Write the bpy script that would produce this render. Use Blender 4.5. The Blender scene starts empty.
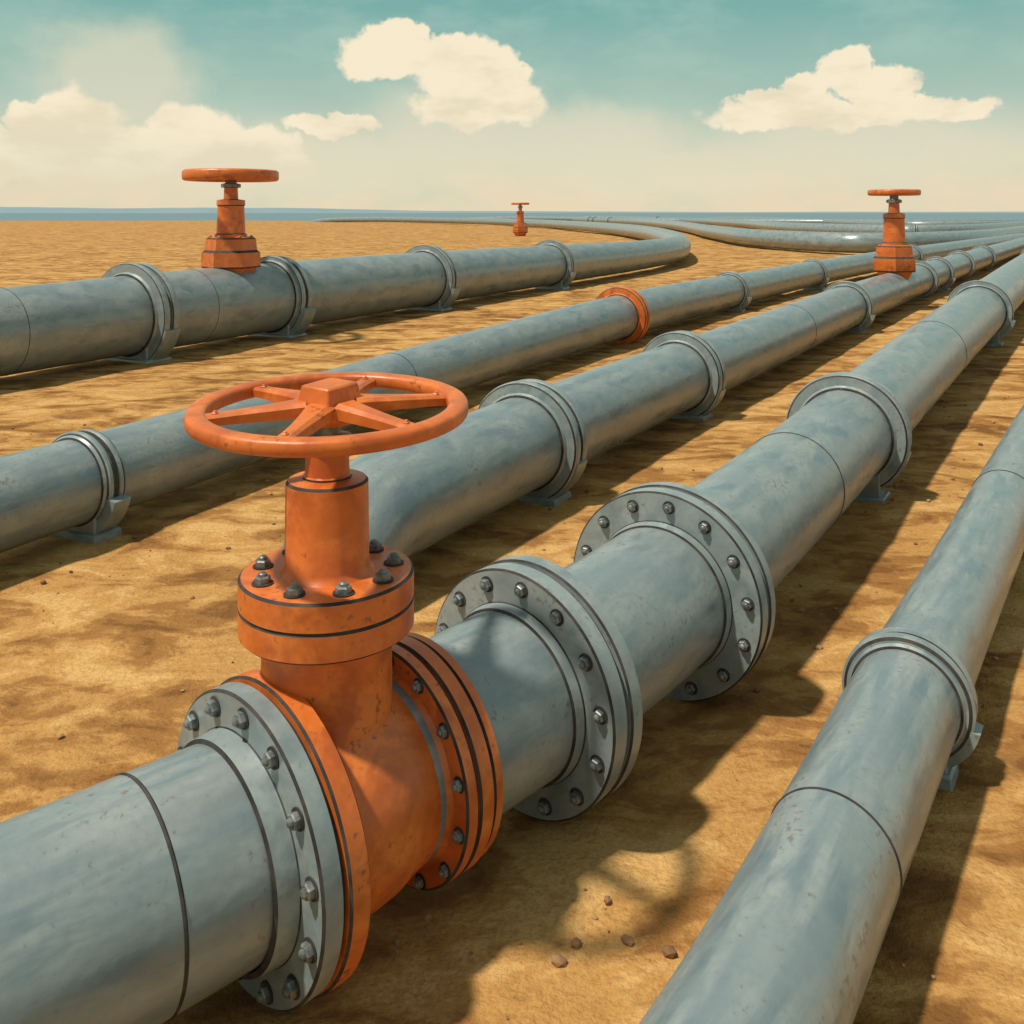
import bpy, math, random
from mathutils import Vector, Matrix, noise
random.seed(4)
scene = bpy.context.scene
R = math.radians

# ------------------------------------------------------------ node helpers
def nd(nt, typ, **kw):
    n = nt.nodes.new(typ)
    for k, v in kw.items():
        setattr(n, k, v)
    return n
def plug(nt, sock, v):
    if isinstance(v, bpy.types.NodeSocket):
        nt.links.new(v, sock)
    elif v is not None:
        sock.default_value = v
def M(nt, op, a, b=None, c=None, clamp=False):
    n = nd(nt, 'ShaderNodeMath', operation=op, use_clamp=clamp)
    plug(nt, n.inputs[0], a); plug(nt, n.inputs[1], b); plug(nt, n.inputs[2], c)
    return n.outputs[0]
def V(nt, op, a, b=None):
    n = nd(nt, 'ShaderNodeVectorMath', operation=op)
    plug(nt, n.inputs[0], a); plug(nt, n.inputs[1], b)
    return n.outputs['Value'] if op == 'LENGTH' else n.outputs[0]
def NZ(nt, vec, scale, detail=4, rough=.55, dist=0, out='Fac'):
    n = nd(nt, 'ShaderNodeTexNoise')
    plug(nt, n.inputs['Vector'], vec)
    n.inputs['Scale'].default_value = scale
    n.inputs['Detail'].default_value = detail
    n.inputs['Roughness'].default_value = rough
    n.inputs['Distortion'].default_value = dist
    return n.outputs[out]
def MR(nt, v, a, b, c=0., d=1., smooth=True):
    n = nd(nt, 'ShaderNodeMapRange', interpolation_type='SMOOTHSTEP' if smooth else 'LINEAR')
    plug(nt, n.inputs['Value'], v)
    n.inputs['From Min'].default_value = a; n.inputs['From Max'].default_value = b
    n.inputs['To Min'].default_value = c; n.inputs['To Max'].default_value = d
    return n.outputs[0]
def MIX(nt, f, a, b, mode='MIX'):
    n = nd(nt, 'ShaderNodeMix', data_type='RGBA', blend_type=mode)
    plug(nt, n.inputs[0], f)
    for s, v in ((n.inputs[6], a), (n.inputs[7], b)):
        if isinstance(v, tuple) and len(v) == 3: v = (*v, 1)
        plug(nt, s, v)
    return n.outputs[2]
def newmat(name):
    m = bpy.data.materials.new(name); m.use_nodes = True
    nt = m.node_tree
    return m, nt, nt.nodes['Principled BSDF']
def bump(nt, p, h, strength, dist):
    b = nd(nt, 'ShaderNodeBump')
    b.inputs['Strength'].default_value = strength
    b.inputs['Distance'].default_value = dist
    nt.links.new(h, b.inputs['Height'])
    nt.links.new(b.outputs[0], p.inputs['Normal'])
def mapping(nt, vec, sc):
    n = nd(nt, 'ShaderNodeMapping')
    nt.links.new(vec, n.inputs[0]); n.inputs['Scale'].default_value = sc
    return n.outputs[0]

# ------------------------------------------------------------ materials
def painted(name, c_dark, c_mid, c_light, use_uv, rough=.42, metal=.0, rust=(.17, .10, .05), rustamt=.55, spec=.5):
    m, nt, p = newmat(name)
    tc = nd(nt, 'ShaderNodeTexCoord')
    obj = tc.outputs['Object']
    if use_uv:
        st = mapping(nt, tc.outputs['UV'], (3.0, .8, 1))
    else:
        st = mapping(nt, obj, (2.6, 2.6, 2.6))
    a = NZ(nt, st, 1.5, 4, .62, .3)
    b = NZ(nt, obj, 3.1, 3, .6)
    c = NZ(nt, obj, 30, 2, .6)
    col = MIX(nt, MR(nt, a, .38, .60), c_dark, c_light)
    col = MIX(nt, MR(nt, b, .38, .62, .05, .75), col, c_mid)
    col = MIX(nt, MR(nt, c, .35, .7, 0, .24), col, c_dark)
    sp = MR(nt, M(nt, 'ADD', M(nt, 'MULTIPLY', a, .45), M(nt, 'MULTIPLY', c, .55)), .585, .67, 0, rustamt)
    col = MIX(nt, sp, col, rust)
    nt.links.new(col, p.inputs['Base Color'])
    nt.links.new(MR(nt, a, .35, .65, rough-.05, rough+.10), p.inputs['Roughness'])
    p.inputs['Metallic'].default_value = metal
    p.inputs['Specular IOR Level'].default_value = spec
    bump(nt, p, M(nt, 'ADD', M(nt, 'MULTIPLY', b, 1.6), M(nt, 'MULTIPLY', c, .14)), .3, .02)
    return m
GREY_UV = painted('grey_pipe_paint', (.165, .215, .235), (.235, .28, .285), (.315, .35, .335), True, .31, .15, spec=.75)
GREY = painted('grey_flange_paint', (.185, .235, .25), (.255, .30, .30), (.32, .36, .345), False, .34, .12, spec=.65)
ORANGE = painted('orange_paint', (.43, .085, .013), (.63, .140, .018), (.73, .195, .032), False, .38, 0, (.16, .05, .018), .65, .6)

def simple(name, c1, c2, scale, rough, metal=0):
    m, nt, p = newmat(name)
    tc = nd(nt, 'ShaderNodeTexCoord')
    a = NZ(nt, tc.outputs['Object'], scale, 3, .6)
    nt.links.new(MIX(nt, MR(nt, a, .35, .65), c1, c2), p.inputs['Base Color'])
    p.inputs['Roughness'].default_value = rough
    p.inputs['Metallic'].default_value = metal
    return m
EDGE = simple('worn_dark_edge', (.016, .015, .014), (.05, .042, .036), 9, .75, .0)
BOLT = simple('bolt_steel', (.12, .13, .13), (.25, .265, .25), 20, .42, .4)
SLOTS = [GREY, ORANGE, EDGE, BOLT, GREY_UV]
G, O, E_, B_, P_ = range(5)

# ------------------------------------------------------------ mesh builder
class MB:
    def __init__(s): s.v = []; s.f = []; s.m = []; s.uv = []
    def add(s, verts, faces, mats, uvs=None):
        o = len(s.v); s.v += [tuple(v) for v in verts]
        for i, f in enumerate(faces):
            s.f.append([o+k for k in f])
            s.m.append(mats if isinstance(mats, int) else mats[i])
            s.uv.append(uvs[i] if uvs else [(0, 0)]*len(f))
    def lathe(s, fr, prof, seg=64, cap=False, a0=0):
        org, ax, sd, up = fr
        vs = []; fs = []; ms = []
        for t, r, m in prof:
            for k in range(seg):
                a = a0+2*math.pi*k/seg
                vs.append(org+ax*t+(sd*math.cos(a)+up*math.sin(a))*r)
        for i in range(len(prof)-1):
            for k in range(seg):
                k2 = (k+1) % seg
                fs.append((i*seg+k, i*seg+k2, (i+1)*seg+k2, (i+1)*seg+k)); ms.append(prof[i][2])
        if cap:
            fs.append(tuple(range(seg))[::-1]); ms.append(prof[0][2])
            fs.append(tuple(range((len(prof)-1)*seg, len(prof)*seg))); ms.append(prof[-2][2])
        s.add(vs, fs, ms)
    def box(s, fr, size, mat, top=1.0, bev=.0):
        org, ax, sd, up = fr
        x, y, z = [q/2 for q in size]
        if bev <= 0: bev = min(x, y, z)*.15
        lv = [(-z, x-bev, y-bev), (-z+bev, x, y), (z-bev, x*top, y*top), (z, x*top-bev, y*top-bev)]
        vs = []
        for zz, a, b in lv:
            for p, q in ((-a+bev*.7, -b), (a-bev*.7, -b), (a, -b+bev*.7), (a, b-bev*.7), (a-bev*.7, b), (-a+bev*.7, b), (-a, b-bev*.7), (-a, -b+bev*.7)):
                vs.append(org+ax*p+sd*q+up*zz)
        fs = [tuple(range(8))[::-1], tuple(range(24, 32))]
        for i in range(3):
            for k in range(8):
                k2 = (k+1) % 8
                fs.append((i*8+k, i*8+k2, i*8+8+k2, i*8+8+k))
        s.add(vs, fs, mat)
    def torus(s, fr, Rr, rt, rz, mat, seg=80, ts=16):
        org, ax, sd, up = fr
        vs = []; fs = []
        for i in range(seg):
            a = 2*math.pi*i/seg
            d = ax*math.cos(a)+sd*math.sin(a)
            for k in range(ts):
                b = 2*math.pi*k/ts
                ca, sa = math.cos(b), math.sin(b)
                ca = math.copysign(abs(ca)**.6, ca); sa = math.copysign(abs(sa)**.6, sa)
                vs.append(org+d*(Rr+rt*ca)+up*(rz*sa))
        for i in range(seg):
            for k in range(ts):
                i2 = (i+1) % seg; k2 = (k+1) % ts
                fs.append((i*ts+k, i2*ts+k, i2*ts+k2, i*ts+k2))
        s.add(vs, fs, mat)
    def bolt(s, pos, n, r, mat=B_):
        n = n.normalized()
        sd = n.orthogonal().normalized(); up = n.cross(sd)
        a = random.random()
        fr = (pos, n, sd, up)
        s.lathe(fr, [(-.01, r*1.3, E_), (r*.18, r*1.3, E_), (r*.2, r*1.1, E_)], 16, True)
        s.lathe(fr, [(r*.15, r, mat), (r*.8, r, mat), (r*.98, r*.82, mat)], 6, True, a)
        s.lathe(fr, [(r*.9, r*.58, mat), (r*1.25, r*.54, mat), (r*1.42, r*.36, mat), (r*1.48, r*.1, mat)], 10, True)
    def obj(s, name, parent=None, smooth=32):
        me = bpy.data.meshes.new(name)
        me.from_pydata(s.v, [], s.f)
        for m in SLOTS: me.materials.append(m)
        me.polygons.foreach_set('material_index', s.m)
        ul = me.uv_layers.new(name='UVMap')
        flat = []
        for u in s.uv:
            for q in u: flat += [q[0], q[1]]
        ul.data.foreach_set('uv', flat)
        me.update()
        import bmesh
        bm = bmesh.new(); bm.from_mesh(me)
        bmesh.ops.recalc_face_normals(bm, faces=bm.faces)
        bm.to_mesh(me); bm.free()
        me.shade_smooth()
        me.set_sharp_from_angle(angle=R(smooth))
        o = bpy.data.objects.new(name, me)
        scene.collection.objects.link(o)
        if parent: o.parent = parent
        return o
def empty(name):
    e = bpy.data.objects.new(name, None); scene.collection.objects.link(e)
    e.empty_display_size = .3
    return e
Z = Vector((0, 0, 1))

# ------------------------------------------------------------ path
class Path:
    def __init__(s, pts, clear, sub=18):
        P = []
        for p in pts:
            if len(p) == 3: x, y, r = p; z = clear+r
            else: x, y, z, r = p
            P.append(Vector((x, y, z, r)))
        P = [P[0]*2-P[1]]+P+[P[-1]*2-P[-2]]
        out = []
        for i in range(1, len(P)-2):
            p0, p1, p2, p3 = P[i-1:i+3]
            t0 = 0; t1 = t0+max((p1-p0).length, 1e-4)**.5; t2 = t1+(p2-p1).length**.5; t3 = t2+max((p3-p2).length, 1e-4)**.5
            for k in range(sub):
                t = t1+(t2-t1)*k/sub
                A1 = p0*((t1-t)/(t1-t0))+p1*((t-t0)/(t1-t0))
                A2 = p1*((t2-t)/(t2-t1))+p2*((t-t1)/(t2-t1))
                A3 = p2*((t3-t)/(t3-t2))+p3*((t-t2)/(t3-t2))
                B1 = A1*((t2-t)/(t2-t0))+A2*((t-t0)/(t2-t0))
                B2 = A2*((t3-t)/(t3-t1))+A3*((t-t1)/(t3-t1))
                out.append(B1*((t2-t)/(t2-t1))+B2*((t-t1)/(t2-t1)))
        out.append(P[-2])
        s.p = [Vector(q[:3]) for q in out]; s.r = [q[3] for q in out]
        s.L = [0]
        for i in range(1, len(s.p)): s.L.append(s.L[-1]+(s.p[i]-s.p[i-1]).length)
    def at_s(s, d):
        i = 0
        while i < len(s.L)-2 and s.L[i+1] < d: i += 1
        f = (d-s.L[i])/(s.L[i+1]-s.L[i])
        pos = s.p[i].lerp(s.p[i+1], f); r = s.r[i]*(1-f)+s.r[i+1]*f
        ax = (s.p[min(i+2, len(s.p)-1)]-s.p[max(i-1, 0)]).normalized()
        sd = ax.cross(Z).normalized(); up = sd.cross(ax)
        return (pos, ax, sd, up), r
    def s_at_x(s, x):
        for i in range(len(s.p)-1):
            if (s.p[i].x-x)*(s.p[i+1].x-x) <= 0 and s.p[i].x != s.p[i+1].x:
                f = (x-s.p[i].x)/(s.p[i+1].x-s.p[i].x)
                return s.L[i]+f*(s.L[i+1]-s.L[i])
        raise ValueError(x)
    def at_x(s, x): return s.at_s(s.s_at_x(x))
    def tube(s, mb, seg=72):
        n = len(s.p); vs = []; fs = []; uv = []
        sd = None
        off = random.random()*50
        for i in range(n):
            ax = (s.p[min(i+1, n-1)]-s.p[max(i-1, 0)]).normalized()
            if sd is None: sd = ax.cross(Z).normalized()
            sd = (sd-ax*sd.dot(ax)).normalized(); up = sd.cross(ax)
            for k in range(seg):
                a = -math.pi/2+2*math.pi*k/seg
                vs.append(s.p[i]+(sd*math.cos(a)+up*math.sin(a))*s.r[i])
        for i in range(n-1):
            for k in range(seg):
                k2 = (k+1) % seg
                fs.append((i*seg+k, i*seg+k2, (i+1)*seg+k2, (i+1)*seg+k))
                c = 3.0; u0 = off+c*k/seg; u1 = off+c*(k+1)/seg
                uv.append([(u0, s.L[i]), (u1, s.L[i]), (u1, s.L[i+1]), (u0, s.L[i+1])])
        mb.add(vs, fs, P_, uv)

def disc(t0, t1, rin, Rr, m, c=.012):
    return [(t0, rin, m), (t0, Rr-c, E_), (t0+c*.8, Rr, m), (t1-c*.8, Rr, E_), (t1, Rr-c, m), (t1, rin, m)]
def rdisc(t0, t1, rin, Rr, m, c):
    """clamp band with a rounded crown"""
    w = t1-t0
    return [(t0, rin, m), (t0, Rr-c*1.6, E_), (t0+c*.6, Rr-c*.7, m), (t0+w*.28, Rr, m), (t1-w*.28, Rr, m), (t1-c*.6, Rr-c*.7, E_), (t1, Rr-c*1.6, m), (t1, rin, m)]
def collar(mb, fr, r, m=G, c=.020, k=1.27, w=.19):
    w *= r; g = .06*r
    mb.lathe(fr, [(-w-g-.08*r, r*.99, E_), (-w-g-.06*r, r*1.05, m), (-w-g, r*1.09, m)], 72)
    mb.lathe(fr, rdisc(-w-g, -g, r*.98, r*k, m, c)+[(-g, r*1.14, E_), (g, r*1.14, m)]+rdisc(g, g+w, r*1.13, r*(k-.02), m, c), 72)
    mb.lathe(fr, [(w+g, r*1.09, E_), (w+g+.05*r, r*1.06, m), (w+g+.07*r, r*.99, m)], 72)
def weld(mb, fr, r, w=.010):
    mb.lathe(fr, [(-w, r*.995, E_), (-w*.8, r+.003, E_), (0, r+.006, E_), (w*.5, r+.003, E_), (w, r*.995, E_)], 72)
def saddle(mb, fr, r, m=G):
    pos, ax, sd, up = fr
    ax = Vector((ax.x, ax.y, 0)).normalized(); sd = ax.cross(Z)
    top = pos.z-r*.62
    mb.box((Vector((pos.x, pos.y, (top-.3)/2)), ax, sd, Z), (r*.62, r*1.5, top+.3), m, 1.0)
    mb.box((Vector((pos.x, pos.y, -.04)), ax, sd, Z), (r*.85, r*1.8, .2), m, .94)
    n = 20; vs = []; fs = []
    for i in range(n+1):
        a = math.pi*(1.08+.84*i/n)
        d = sd*math.cos(a)+Z*math.sin(a)
        for rr in (r*1.02, r*1.36):
            for t in (-.24*r, .24*r):
                vs.append(pos+ax*t+d*rr)
    for i in range(n):
        a = i*4; b = a+4
        fs += [(a, a+1, b+1, b), (a+2, b+2, b+3, a+3), (a, b, b+2, a+2), (a+1, a+3, b+3, b+1)]
    fs += [(0, 2, 3, 1), (n*4, n*4+1, n*4+3, n*4+2)]
    mb.add(vs, fs, m)

def ring_bolts(mb, fr, t, sign, rad, n, r, mat=B_, ph=.0):
    pos, ax, sd, up = fr
    for i in range(n):
        a = 2*math.pi*(i+ph)/n
        mb.bolt(pos+ax*t+(sd*math.cos(a)+up*math.sin(a))*rad, ax*sign, r, mat)
def bolted_flange(mb, fr, r, Rf, m=G, n=14, t0=-.15, t1=.10):
    hub = [(t0-.07, r*.99, E_), (t0-.063, r*1.025, m), (t0-.01, r*1.05, E_), (t0, r*1.06, m)]
    mb.lathe(fr, hub+disc(t0, -.03, r*1.06, Rf, m)+disc(-.03, .0, Rf*.9, Rf*.955, E_, .002)+disc(.0, t1, Rf*.9, Rf*1.01, m)
             + [(t1, r*1.10, m), (t1+.07, r*1.035, m), (t1+.09, r*.99, m)], 96)
    rb = (r*1.06+Rf)/2+.008
    ring_bolts(mb, fr, t0, -1, rb, n, .034, ph=.3)
    ring_bolts(mb, fr, t1, 1, rb, n, .034, ph=.3)

# ------------------------------------------------------------ pipelines
def pipeline(path, extras):
    root = empty('steel_pipeline')
    mb = MB(); path.tube(mb); mb.obj('pipe_run', root, 40)
    for nm, fn in extras:
        mb = MB(); fn(mb); mb.obj(nm, root)
    return root

PE = Path([(-9.5, -3.4, .43), (-4.6, .95, .43), (-2.14, 3.08, .425), (-1.35, 3.80, .425), (-.85, 4.28, .43), (-.1, 5.06, .45), (.75, 6.08, .47),
           (2.44, 8.68, .49), (4.2, 11.55, .52), (7.03, 16.2, .56), (16.9, 32.2, .64), (43.8, 76, .66), (90, 152, .66)], .22)
def coll(P, x, foot=False, m=G, **kw):
    def f(mb):
        fr, r = P.at_x(x); collar(mb, fr, r, m, **kw)
        if foot: saddle(mb, fr, r)
    return ('pipe_collar', f)
def wd(P, x):
    return ('weld_seam', lambda mb: weld(mb, *P.at_x(x)))
def bf(P, x, Rf, n=14, foot=False):
    def f(mb):
        fr, r = P.at_x(x); bolted_flange(mb, fr, r, Rf, G, n)
    return ('bolted_flange', f)
pipeline(PE, [wd(PE, -1.45), bf(PE, .12, .66), bf(PE, 1.10, .70), wd(PE, 2.64), coll(PE, 3.92, True, k=1.34, w=.24),
              coll(PE, 11.7, True), coll(PE, 26), wd(PE, 7.5)])

PA = Path([(-20, -1.5, .82), (-12.5, 13.2, .83), (-9.8, 18.6, .85), (-7.4, 23.4, .9), (-3.65, 30.9, .91), (-.3, 37.6, .88), (3.3, 44.8, .84), (6.9, 52, .8), (10.2, 60, .8), (12.6, 72, .8),
           (14.2, 88, .8), (15.3, 112, .8), (13.0, 150, .8), (5, 200, .8), (-14, 258, .8), (-48, 302, .93, .8), (-62, 313, .4, .8), (-72, 321, -1.5, .8)], .13)
pipeline(PA, [coll(PA, -8.45, True, k=1.32, w=.2), coll(PA, -6.35, True, k=1.2, w=.2), coll(PA, -2.9, True), coll(PA, 1.7, True), wd(PA, -9.9), wd(PA, -7.7)])

PC = Path([(-9.2, -.5, .43), (-5.9, 6.6, .43), (-4.82, 8.94, .43), (-3.33, 12.06, .44), (-1.09, 16.8, .48), (3.4, 25.2, .55), (7.8, 32.6, .54), (15.5, 44.9, .53),
           (30.2, 65.7, .55), (57.9, 104, .55), (110, 175, .55)], .12)
pipeline(PC, [coll(PC, -4.42, True, k=1.16), coll(PC, 2.75, False, O, k=1.38, w=.26), coll(PC, 7.3, True, k=1.2), coll(PC, 13.0, True, k=1.2), coll(PC, 24), wd(PC, -1.9), wd(PC, -5.2)])

PD = Path([(-1.52, 7.80, -.9, .47), (-1.51, 7.82, -.1, .47), (-1.46, 7.96, .36, .48), (-1.29, 8.31, .60, .49), (-1.0, 8.9, .64, .51), (-.627, 9.6, .64, .52),
           (1.53, 13.4, .53), (5.0, 19.1, .55), (8.5, 25, .57), (12.8, 32, .57), (18.5, 41.2, .57), (38, 71.5, .57), (74, 126, .57), (120, 196, .57)], .12)
pipeline(PD, [coll(PD, .2, True, k=1.33, w=.27), coll(PD, 2.75, True, k=1.33, w=.27), coll(PD, 9.2, True, k=1.25), coll(PD, 15.7, k=1.3), coll(PD, 18.2, True, k=1.25), coll(PD, 22), coll(PD, 27), wd(PD, 6.2)])

PF = Path([(-3.4, -3.0, .285), (-1.2, .35, .285), (.365, 2.71, .283), (.86, 3.4, .285), (1.457, 4.29, .29), (2.32, 5.6, .30), (3.29, 7.05, .295),
           (6.2, 11.40, .31), (15.4, 25.1, .33), (63, 98, .36), (110, 168, .36)], .12)
pipeline(PF, [wd(PF, 1.44), coll(PF, 2.37, True, k=1.24, w=.22), wd(PF, 4.9), coll(PF, 8.5, True)])

for pts in ([(-30, 345, -1.4, .8), (-16, 342, .5, .8), (2, 332, .9, .8), (28, 255, .9, .8), (30, 180, .9, .8), (24, 112, .9, .8), (23, 86, .9, .8), (27, 74, .9, .8), (36, 79, .9, .8), (63, 116, .9, .8), (130, 220, .9, .8)],
            [(10, 335, -1.3, .8), (22, 322, .9, .8), (46, 270, .9, .8), (48, 200, .9, .8), (43, 142, .9, .8), (50, 118, .9, .8), (90, 166, .9, .8), (150, 252, .9, .8)],
            [(-30, 332, -1.3, .7), (-12, 322, .8, .7), (50, 262, .8, .7), (93, 232, .8, .7), (157, 253, .8, .7), (260, 330, .8, .7)],
            [(58, 330, -1.3, .7), (64, 310, .8, .7), (78, 240, .8, .7), (80, 190, .8, .7), (95, 190, .8, .7), (140, 240, .8, .7), (220, 340, .8, .7)]):
    P = Path(pts, .1)
    xs = sorted(set([p[0] for p in pts[4:-1]]))
    pipeline(P, [coll(P, x) for x in xs[:3]])

# ------------------------------------------------------------ gate valves
def handwheel(mb, c, rad, rt, rz, nsp, tilt, a0, hub, flat=1.0):
    rm = Matrix.Rotation(tilt, 3, 'X')
    ax = rm @ Vector((math.cos(a0), math.sin(a0), 0)); up = rm @ Z; sd = up.cross(ax)
    mb.torus((c, ax, sd, up), rad, rt, rz, O)
    mb.lathe((c, up, ax, sd), [(-hub*.5, hub*1.0, O), (-hub*.3, hub*1.15, E_), (-hub*.26, hub*1.3, O), (hub*.22, hub*1.3, E_), (hub*.28, hub*1.2, O), (hub*.35, hub*1.0, O)], 32, True)
    mb.box((c+up*hub*.62*flat, (ax*.8+sd*.6).normalized(), (sd*.8-ax*.6).normalized(), up), (hub*2.0, hub*1.75, hub*.85*flat), O, .86)
    for i in range(nsp):
        a = 2*math.pi*i/nsp
        d = ax*math.cos(a)+sd*math.sin(a)
        s2 = up.cross(d)
        n = 8; vs = []; fs = []
        for k in range(n+1):
            f = k/n
            q = hub*1.0+(rad-hub*1.0)*f
            w = hub*(.62-.28*math.sin(min(1, f*1.15)*math.pi*.6))
            h = hub*(.30-.12*f)
            zz = up*(hub*.16*(1-f)**1.5)
            for a_, b_ in ((-w, -h), (w, -h), (w, h*.5), (w*.6, h), (-w*.6, h), (-w, h*.5)):
                vs.append(c+d*q+s2*a_+up*b_+zz)
        for k in range(n):
            for j in range(6):
                j2 = (j+1) % 6
                fs.append((k*6+j, k*6+j2, k*6+6+j2, k*6+6+j))
        fs += [tuple(range(6))[::-1], tuple(range(n*6, n*6+6))]
        mb.add(vs, fs, O)
        mb.bolt(c+d*(rad-hub*.75)+up*hub*.14, up, hub*.14, O)

valve = empty('gate_valve')
sc = PE.s_at_x(-.835)
fr, r = PE.at_s(sc)
pos, ax, sd, up = fr
cx, cy, cz = pos
mb = MB()
body = [(-.24, .45, O), (-.2, .455, O), (-.1, .475, O), (0, .485, O), (.12, .475, O), (.24, .445, O), (.33, .43, O), (.37, .46, O), (.39, .46, O)]
mb.lathe(fr, body, 96)
mb.lathe(fr, disc(-.315, -.215, .43, .63, O), 96)
mb.lathe(fr, disc(.36, .43, .43, .548, O), 96)
mb.obj('valve_body', valve)
mb = MB()
mb.lathe(fr, [(-.53, r*.99, E_), (-.524, .45, G), (-.435, .46, E_), (-.43, .465, G)]+disc(-.43, -.331, .465, .615, G)+disc(-.331, -.315, .52, .59, E_, .002), 96)
ring_bolts(mb, fr, -.43, -1, .546, 14, .034, ph=.35)
mb.obj('inlet_flange', valve)
mb = MB()
mb.lathe(fr, disc(.43, .442, .45, .525, E_, .002)+disc(.442, .53, .45, .548, O)+disc(.53, .54, .45, .51, E_, .002)+disc(.54, .60, .44, .535, O), 96)
ring_bolts(mb, fr, .36, -1, .505, 14, .027, ph=.5)
mb.obj('outlet_flange', valve)
vf = (Vector((cx, cy, 0)), Z, Vector((1, 0, 0)), Vector((0, 1, 0)))
mb = MB()
mb.lathe(vf, [(.66, .31, O), (.95, .305, O), (1.02, .292, O), (1.41, .290, O), (1.44, .30, O)], 80)
mb.lathe(vf, [(1.43, .29, O), (1.43, .378, E_), (1.441, .390, O), (1.548, .390, E_), (1.554, .384, E_), (1.559, .384, E_), (1.565, .390, O),
              (1.674, .390, E_), (1.685, .378, O), (1.685, .21, O), (1.70, .196, O), (1.72, .188, O), (2.085, .184, E_), (2.097, .174, O), (2.107, .10, O)], 96)
mb.lathe(vf, [(2.09, .11, E_), (2.115, .11, O), (2.12, .10, O), (2.235, .095, E_), (2.24, .075, B_), (2.25, .112, B_), (2.29, .112, B_), (2.30, .06, B_), (2.5, .05, B_)], 40, True)
mb.obj('bonnet', valve)
mb = MB()
for i in range(9):
    a = 2*math.pi*(i+.35)/9
    mb.bolt(Vector((cx+.3*math.cos(a), cy+.3*math.sin(a), 1.685)), Z, .036, B_)
mb.obj('bonnet_bolts', valve)
mb = MB()
handwheel(mb, Vector((cx+.012, cy, 2.41)), .580, .046, .036, 6, R(3), .35, .112)
mb.obj('handwheel', valve)

def far_valve(x, y, zb, zw, rw, k, blockw):
    root = empty('gate_valve'); mb = MB()
    f = (Vector((x, y, 0)), Z, Vector((1, 0, 0)), Vector((0, 1, 0)))
    H = zw-zb
    w = blockw
    mb.lathe(f, [(zb-.35*H, w*.20, O), (zb-.02*H, w*.85, O), (zb+.03*H, w*.98, O)], 6, False, R(12))
    mb.lathe(f, [(zb+.03*H, w*.9, O), (zb+.03*H, w*1.10, E_), (zb+.045*H, w*1.14, O), (zb+.19*H, w*1.12, E_), (zb+.20*H, w*1.06, E_), (zb+.215*H, w*1.0, O), (zb+.33*H, w*.96, E_),
                 (zb+.345*H, w*.90, O), (zb+.36*H, w*.62, O), (zb+.37*H, w*.56, O)], 6, False, R(12))
    mb.lathe(f, [(zb+.35*H, w*.62, O), (zb+.38*H, w*.62, E_), (zb+.39*H, w*.55, O), (zb+.68*H, w*.51, E_), (zb+.69*H, w*.55, O), (zb+.74*H, w*.54, E_), (zb+.75*H, w*.28, O),
                 (zb+.87*H, w*.26, E_), (zb+.875*H, w*.38, B_), (zb+.91*H, w*.38, B_), (zb+.92*H, w*.22, B_), (zw, w*.2, O)], 24, True)
    for i in range(6):
        a = 2*math.pi*i/6+R(12)
        mb.bolt(Vector((x+w*.78*math.cos(a), y+w*.78*math.sin(a), zb+.345*H)), Z, .045*k, O)
    mb.obj('valve_body', root)
    mb = MB()
    handwheel(mb, Vector((x, y, zw)), rw*.90, rw*.11, rw*.12, 6, 0, .2, rw*.2, .55)
    mb.obj('handwheel', root)
fr, r = PA.at_x(-7.1)
far_valve(fr[0].x, fr[0].y, fr[0].z+r*.88, 4.22, 1.17, 1, .64)
fr, r = PD.at_x(13.0)
far_valve(fr[0].x, fr[0].y, fr[0].z+r*.9, 3.96, .84, .8, .66)
far_valve(1.15, 132, .3, 4.45, 1.25, 1, .95)

# ------------------------------------------------------------ ground
m, nt, p = newmat('sand')
tc = nd(nt, 'ShaderNodeTexCoord'); ob = tc.outputs['Object']
a = NZ(nt, mapping(nt, ob, (.75, 1.35, 1)), 1.25, 5, .60, .7)
b = NZ(nt, mapping(nt, ob, (.9, 1.2, 1)), 4.2, 4, .6, .4)
c = NZ(nt, ob, 30, 3, .7)
d = NZ(nt, ob, .28, 3, .5)
ab = M(nt, 'ADD', M(nt, 'ADD', M(nt, 'MULTIPLY', a, .62), M(nt, 'MULTIPLY', b, .20)), M(nt, 'MULTIPLY', d, .18))
col = MIX(nt, MR(nt, ab, .455, .51), (.32, .150, .045), (.50, .265, .085))
col = MIX(nt, MR(nt, ab, .52, .575, 0, .9), col, (.63, .375, .140))
col = MIX(nt, MR(nt, ab, .40, .445, .9, 0), col, (.185, .082, .025))
col = MIX(nt, MR(nt, c, .38, .75, 0, .4), col, (.22, .105, .035))
nt.links.new(col, p.inputs['Base Color'])
p.inputs['Roughness'].default_value = .95
p.inputs['Specular IOR Level'].default_value = .1
bump(nt, p, M(nt, 'ADD', M(nt, 'MULTIPLY', b, 1.0), M(nt, 'MULTIPLY', c, .4)), .8, .055)
SAND = m

def axis_vals(lo, hi, step0, g):
    out = [0.]; s = step0
    while out[-1] < hi: out.append(out[-1]+s); s *= g
    neg = [0.]; s = step0
    while neg[-1] > lo: neg.append(neg[-1]-s); s *= g
    return sorted(set(neg+out))
xs = axis_vals(-5000, 5000, .08, 1.022)
ys = [y+4.5 for y in axis_vals(-60, 9000, .08, 1.02)]
def gh(x, y):
    h = .035*noise.noise(Vector((x*.55, y*.8, 0)))+.024*noise.noise(Vector((x*1.9, y*2.3, 3)))+.010*noise.noise(Vector((x*6, y*6, 9)))
    dd = math.hypot(x, y)
    if dd > 40: h += .25*min(1, (dd-40)/150)*noise.noise(Vector((x*.02, y*.03, 7)))-.05
    shore = 372+18*noise.noise(Vector((x*.008, 0, 5)))+max(0, x)*.05
    if y > shore: h -= min(6, (y-shore)*.03)
    return h
vs = [(x, y, gh(x, y)) for y in ys for x in xs]
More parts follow.
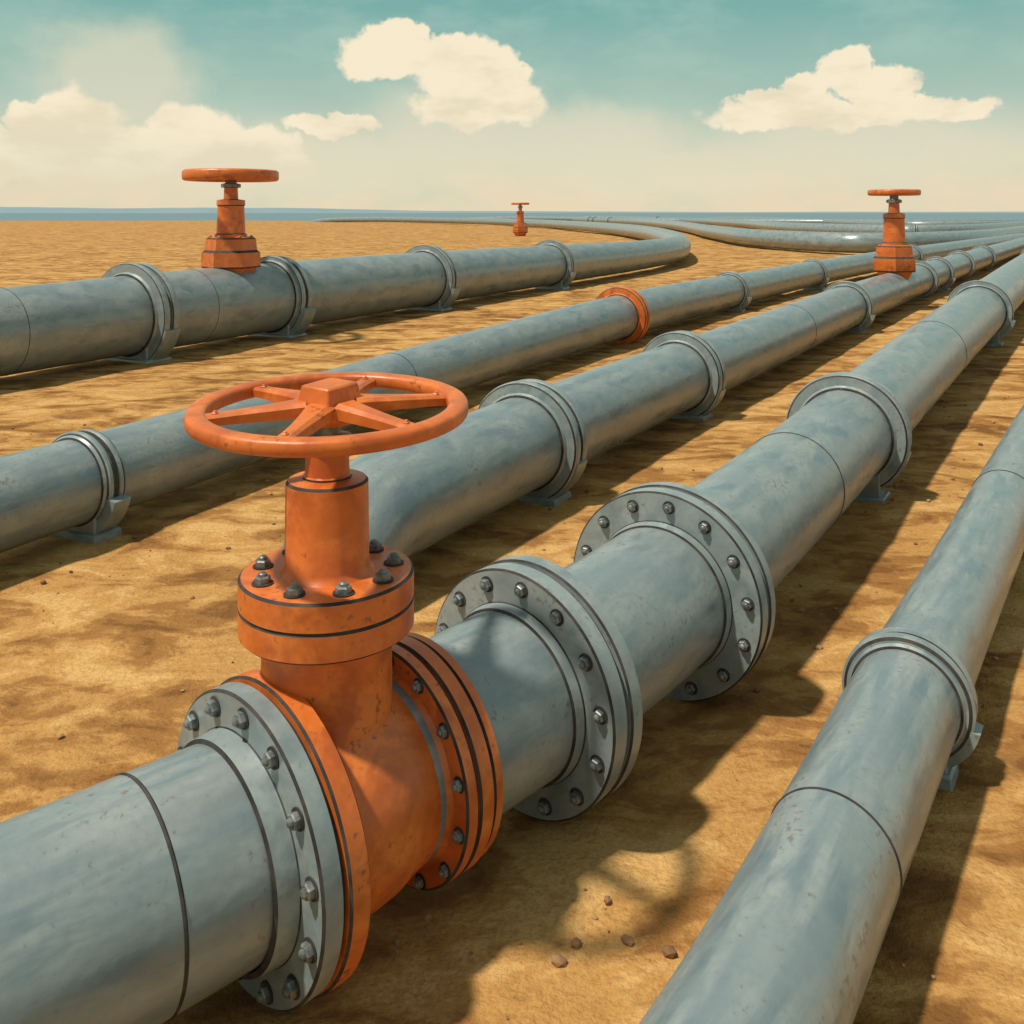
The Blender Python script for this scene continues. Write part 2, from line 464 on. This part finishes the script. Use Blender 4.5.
nx = len(xs)
fs = [(j*nx+i, j*nx+i+1, (j+1)*nx+i+1, (j+1)*nx+i) for j in range(len(ys)-1) for i in range(nx-1)]
me = bpy.data.meshes.new('desert_ground'); me.from_pydata(vs, [], fs); me.materials.append(SAND); me.shade_smooth()
scene.collection.objects.link(bpy.data.objects.new('desert_ground', me))

# loose stones, one mesh
m, nt, p = newmat('stone')
tc = nd(nt, 'ShaderNodeTexCoord')
a = NZ(nt, tc.outputs['Object'], 3, 2)
nt.links.new(MIX(nt, MR(nt, a, .4, .6), (.20, .10, .045), (.40, .24, .11)), p.inputs['Base Color'])
p.inputs['Roughness'].default_value = .95
vs = []; fs = []
ico = [(0, 0, 1), (.89, 0, .45), (.28, .85, .45), (-.72, .53, .45), (-.72, -.53, .45), (.28, -.85, .45), (.72, .53, -.45), (-.28, .85, -.45), (-.89, 0, -.45), (-.28, -.85, -.45), (.72, -.53, -.45), (0, 0, -1)]
icf = [(0, 1, 2), (0, 2, 3), (0, 3, 4), (0, 4, 5), (0, 5, 1), (1, 6, 2), (2, 7, 3), (3, 8, 4), (4, 9, 5), (5, 10, 1), (6, 7, 2), (7, 8, 3), (8, 9, 4), (9, 10, 5), (10, 6, 1), (11, 7, 6), (11, 8, 7), (11, 9, 8), (11, 10, 9), (11, 6, 10)]
cl = [(random.uniform(-7, 9), random.uniform(2.5, 17)) for _ in range(70)]
for i in range(1800):
    q = random.choice(cl); x = q[0]+random.gauss(0, .7); y = q[1]+random.gauss(0, .7)
    s_ = .007+.026*random.random()**4
    o = len(vs); sx, sy, sz = [s_*random.uniform(.7, 1.4) for _ in range(3)]; rot = random.random()*6
    for v in ico:
        j = random.uniform(.8, 1.15)
        X_, Y_ = v[0]*sx*j, v[1]*sy*j
        vs.append((x+X_*math.cos(rot)-Y_*math.sin(rot), y+X_*math.sin(rot)+Y_*math.cos(rot), gh(x, y)+sz*(.35+v[2]*.7*j)))
    fs += [tuple(o+k for k in f) for f in icf]
me = bpy.data.meshes.new('loose_stones'); me.from_pydata(vs, [], fs); me.materials.append(m)
scene.collection.objects.link(bpy.data.objects.new('loose_stones', me))

# sea
m, nt, p = newmat('sea_water')
tc = nd(nt, 'ShaderNodeTexCoord')
a = NZ(nt, mapping(nt, tc.outputs['Object'], (.01, .03, 1)), 2, 3)
nt.links.new(MIX(nt, a, (.13, .20, .235), (.19, .27, .285)), p.inputs['Base Color'])
p.inputs['Roughness'].default_value = 1
p.inputs['Specular IOR Level'].default_value = .05
me = bpy.data.meshes.new('sea')
me.from_pydata([(-9000, 330, -.35), (9000, 330, -.35), (9000, 12000, -.35), (-9000, 12000, -.35)], [], [(0, 1, 2, 3)])
me.materials.append(m)
scene.collection.objects.link(bpy.data.objects.new('sea', me))

# distant hills
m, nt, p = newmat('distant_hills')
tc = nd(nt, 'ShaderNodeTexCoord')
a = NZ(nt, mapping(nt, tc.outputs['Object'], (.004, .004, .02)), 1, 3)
nt.links.new(MIX(nt, a, (.16, .24, .28), (.24, .32, .34)), p.inputs['Base Color'])  # blue-grey distance haze painted into the hills' base colour
p.inputs['Roughness'].default_value = 1
vs = []; fs = []
N = 160
for i in range(N+1):
    x = -3200+6400*i/N
    env = max(0, min(1, (-x+200)/1200))
    h = 4+env*14+5*noise.noise(Vector((x*.002, 0, 0)))*(.4+env)+2*noise.noise(Vector((x*.01, 2, 0)))*env
    for yy, q in ((3000, -5), (3040, h*.55), (3120, h), (3400, h*.9), (3700, -5)):
        vs.append((x, yy, q))
for i in range(N):
    for k in range(4):
        a_ = i*5+k
        fs.append((a_, a_+1, a_+6, a_+5))
me = bpy.data.meshes.new('distant_hills'); me.from_pydata(vs, [], fs); me.materials.append(m); me.shade_smooth()
scene.collection.objects.link(bpy.data.objects.new('distant_hills', me))

# ------------------------------------------------------------ sun + sky
to_sun = Vector((-.50, -.24, 1.05)).normalized()
sun = bpy.data.lights.new('sun', 'SUN'); sun.energy = 4.2; sun.angle = R(3.0); sun.color = (1, .93, .80)
so = bpy.data.objects.new('sun', sun); scene.collection.objects.link(so)
so.rotation_euler = to_sun.to_track_quat('Z', 'Y').to_euler()

w = bpy.data.worlds.new('World'); scene.world = w; w.use_nodes = True
w.cycles.sampling_method = 'MANUAL'; w.cycles.sample_map_resolution = 512
nt = w.node_tree
bg = nt.nodes['Background']
sky = nd(nt, 'ShaderNodeTexSky', sky_type='NISHITA')
sky.sun_disc = False
sky.sun_elevation = math.asin(to_sun.z)
sky.sun_rotation = math.atan2(to_sun.x, to_sun.y)
sky.dust_density = 2.5; sky.air_density = 1.0
tc = nd(nt, 'ShaderNodeTexCoord')
sep = nd(nt, 'ShaderNodeSeparateXYZ'); nt.links.new(tc.outputs['Generated'], sep.inputs[0])
X, Y, ZZ = sep.outputs
az = M(nt, 'ARCTAN2', X, Y)
el = M(nt, 'ARCSINE', ZZ)
cmb = nd(nt, 'ShaderNodeCombineXYZ'); nt.links.new(az, cmb.inputs[0]); nt.links.new(el, cmb.inputs[1])
uv = cmb.outputs[0]
dn = NZ(nt, uv, 26, 5, .58, 0, 'Color')
off = V(nt, 'MULTIPLY', V(nt, 'SUBTRACT', dn, (.5, .5, .5)), (.062, .046, 0))
uvd = V(nt, 'ADD', uv, off)
def blobfield(lst):
    cur = None
    for (a_, e_, ra, re) in lst:
        d_ = V(nt, 'LENGTH', V(nt, 'MULTIPLY', V(nt, 'SUBTRACT', uvd, (R(a_), R(e_), 0)), (1/R(ra), 1/R(re), 0)))
        cur = d_ if cur is None else M(nt, 'MINIMUM', cur, d_)
    return cur
hard = [(-7.2, 9.3, 3.2, 1.4), (-6.4, 10.1, 1.6, 1.1), (-3.4, 9.6, 2.0, 1.3), (-2.9, 8.6, 3.2, 1.9), (-.9, 7.9, 1.9, 1.3), (-2.0, 6.5, 4.0, 1.5),
        (-10.8, 5.3, 2.8, .75),
        (19.6, 7.9, 1.7, 1.3), (21.4, 7.0, 2.0, 1.1), (17.3, 6.9, 2.0, 1.0), (15.0, 6.1, 3.0, .8), (18.6, 5.6, 7.0, .9), (24.0, 5.8, 3.0, .8),
        (-24.8, 4.3, 2.7, 2.4), (-18.6, 4.2, 3.0, 2.0), (-21.5, 2.6, 6.5, 2.2), (-28.8, 3.0, 2.6, 1.8), (-14.8, 3.2, 2.8, 1.7), (-26.2, 5.2, 1.6, 1.1),
        (50, 7, 8, 2.8), (95, 8, 12, 3), (-60, 9, 9, 3), (-110, 8, 14, 4), (160, 8, 16, 4)]
soft = [(-22.5, 7.4, 4.6, 3.6), (-3, 4.8, 6.5, 3.4), (4.0, 4.2, 7.0, 2.6), (-12, 3, 9, 2.4), (20, 3.6, 10, 2.4), (9, 2.4, 10, 1.8)]
hm = MR(nt, blobfield(hard), 1.10, .86)
# cumulus bases dissolve in the haze
hm = M(nt, 'MULTIPLY', hm, MR(nt, el, 0, R(5.2), .15, 1))
sm = MR(nt, blobfield(soft), 1.25, .45, 0, .62)
grad = nd(nt, 'ShaderNodeValToRGB')
nt.links.new(MR(nt, el, 0, R(30), 0, 1, False), grad.inputs[0])
cr = grad.color_ramp
cr.elements[0].position = 0; cr.elements[0].color = (.92, .77, .53, 1)
cr.elements[1].position = 1; cr.elements[1].color = (.28, .36, .36, 1)
for p_, c_ in ((.07, (.88, .76, .54)), (.13, (.70, .70, .53)), (.22, (.42, .58, .48)), (.40, (.20, .45, .405)), (.6, (.21, .38, .36))):
    e = cr.elements.new(p_); e.color = (*c_, 1)
nis = MIX(nt, 1.0, sky.outputs[0], (.085, .085, .085), 'MULTIPLY')
wash = NZ(nt, mapping(nt, uv, (1, 2.2, 1)), 9, 4, .6)
base = MIX(nt, .88, nis, grad.outputs[0])
base = MIX(nt, MR(nt, wash, .4, .7, 0, .35), base, (.46, .62, .51))
ccol = MIX(nt, MR(nt, M(nt, 'ADD', wash, M(nt, 'MULTIPLY', el, 1.2)), .48, .70), (.80, .71, .52), (.93, .82, .61))
out = MIX(nt, sm, base, (.78, .72, .54))
out = MIX(nt, hm, out, ccol)
below = MR(nt, el, 0, -.05)
out = MIX(nt, below, out, (.42, .26, .11))
nt.links.new(out, bg.inputs['Color'])
bg.inputs['Strength'].default_value = 1.0

# ------------------------------------------------------------ camera
cam = bpy.data.cameras.new('camera'); co = bpy.data.objects.new('camera', cam)
scene.collection.objects.link(co); scene.camera = co
co.location = (0, 0, 3.3); co.rotation_euler = (R(90), 0, 0)
cam.sensor_width = 36; cam.lens = 36*950/1024
cam.shift_y = -300/1024
cam.clip_start = .05; cam.clip_end = 20000
scene.view_settings.view_transform = 'Standard'
scene.view_settings.look = 'None'
scene.view_settings.exposure = 0
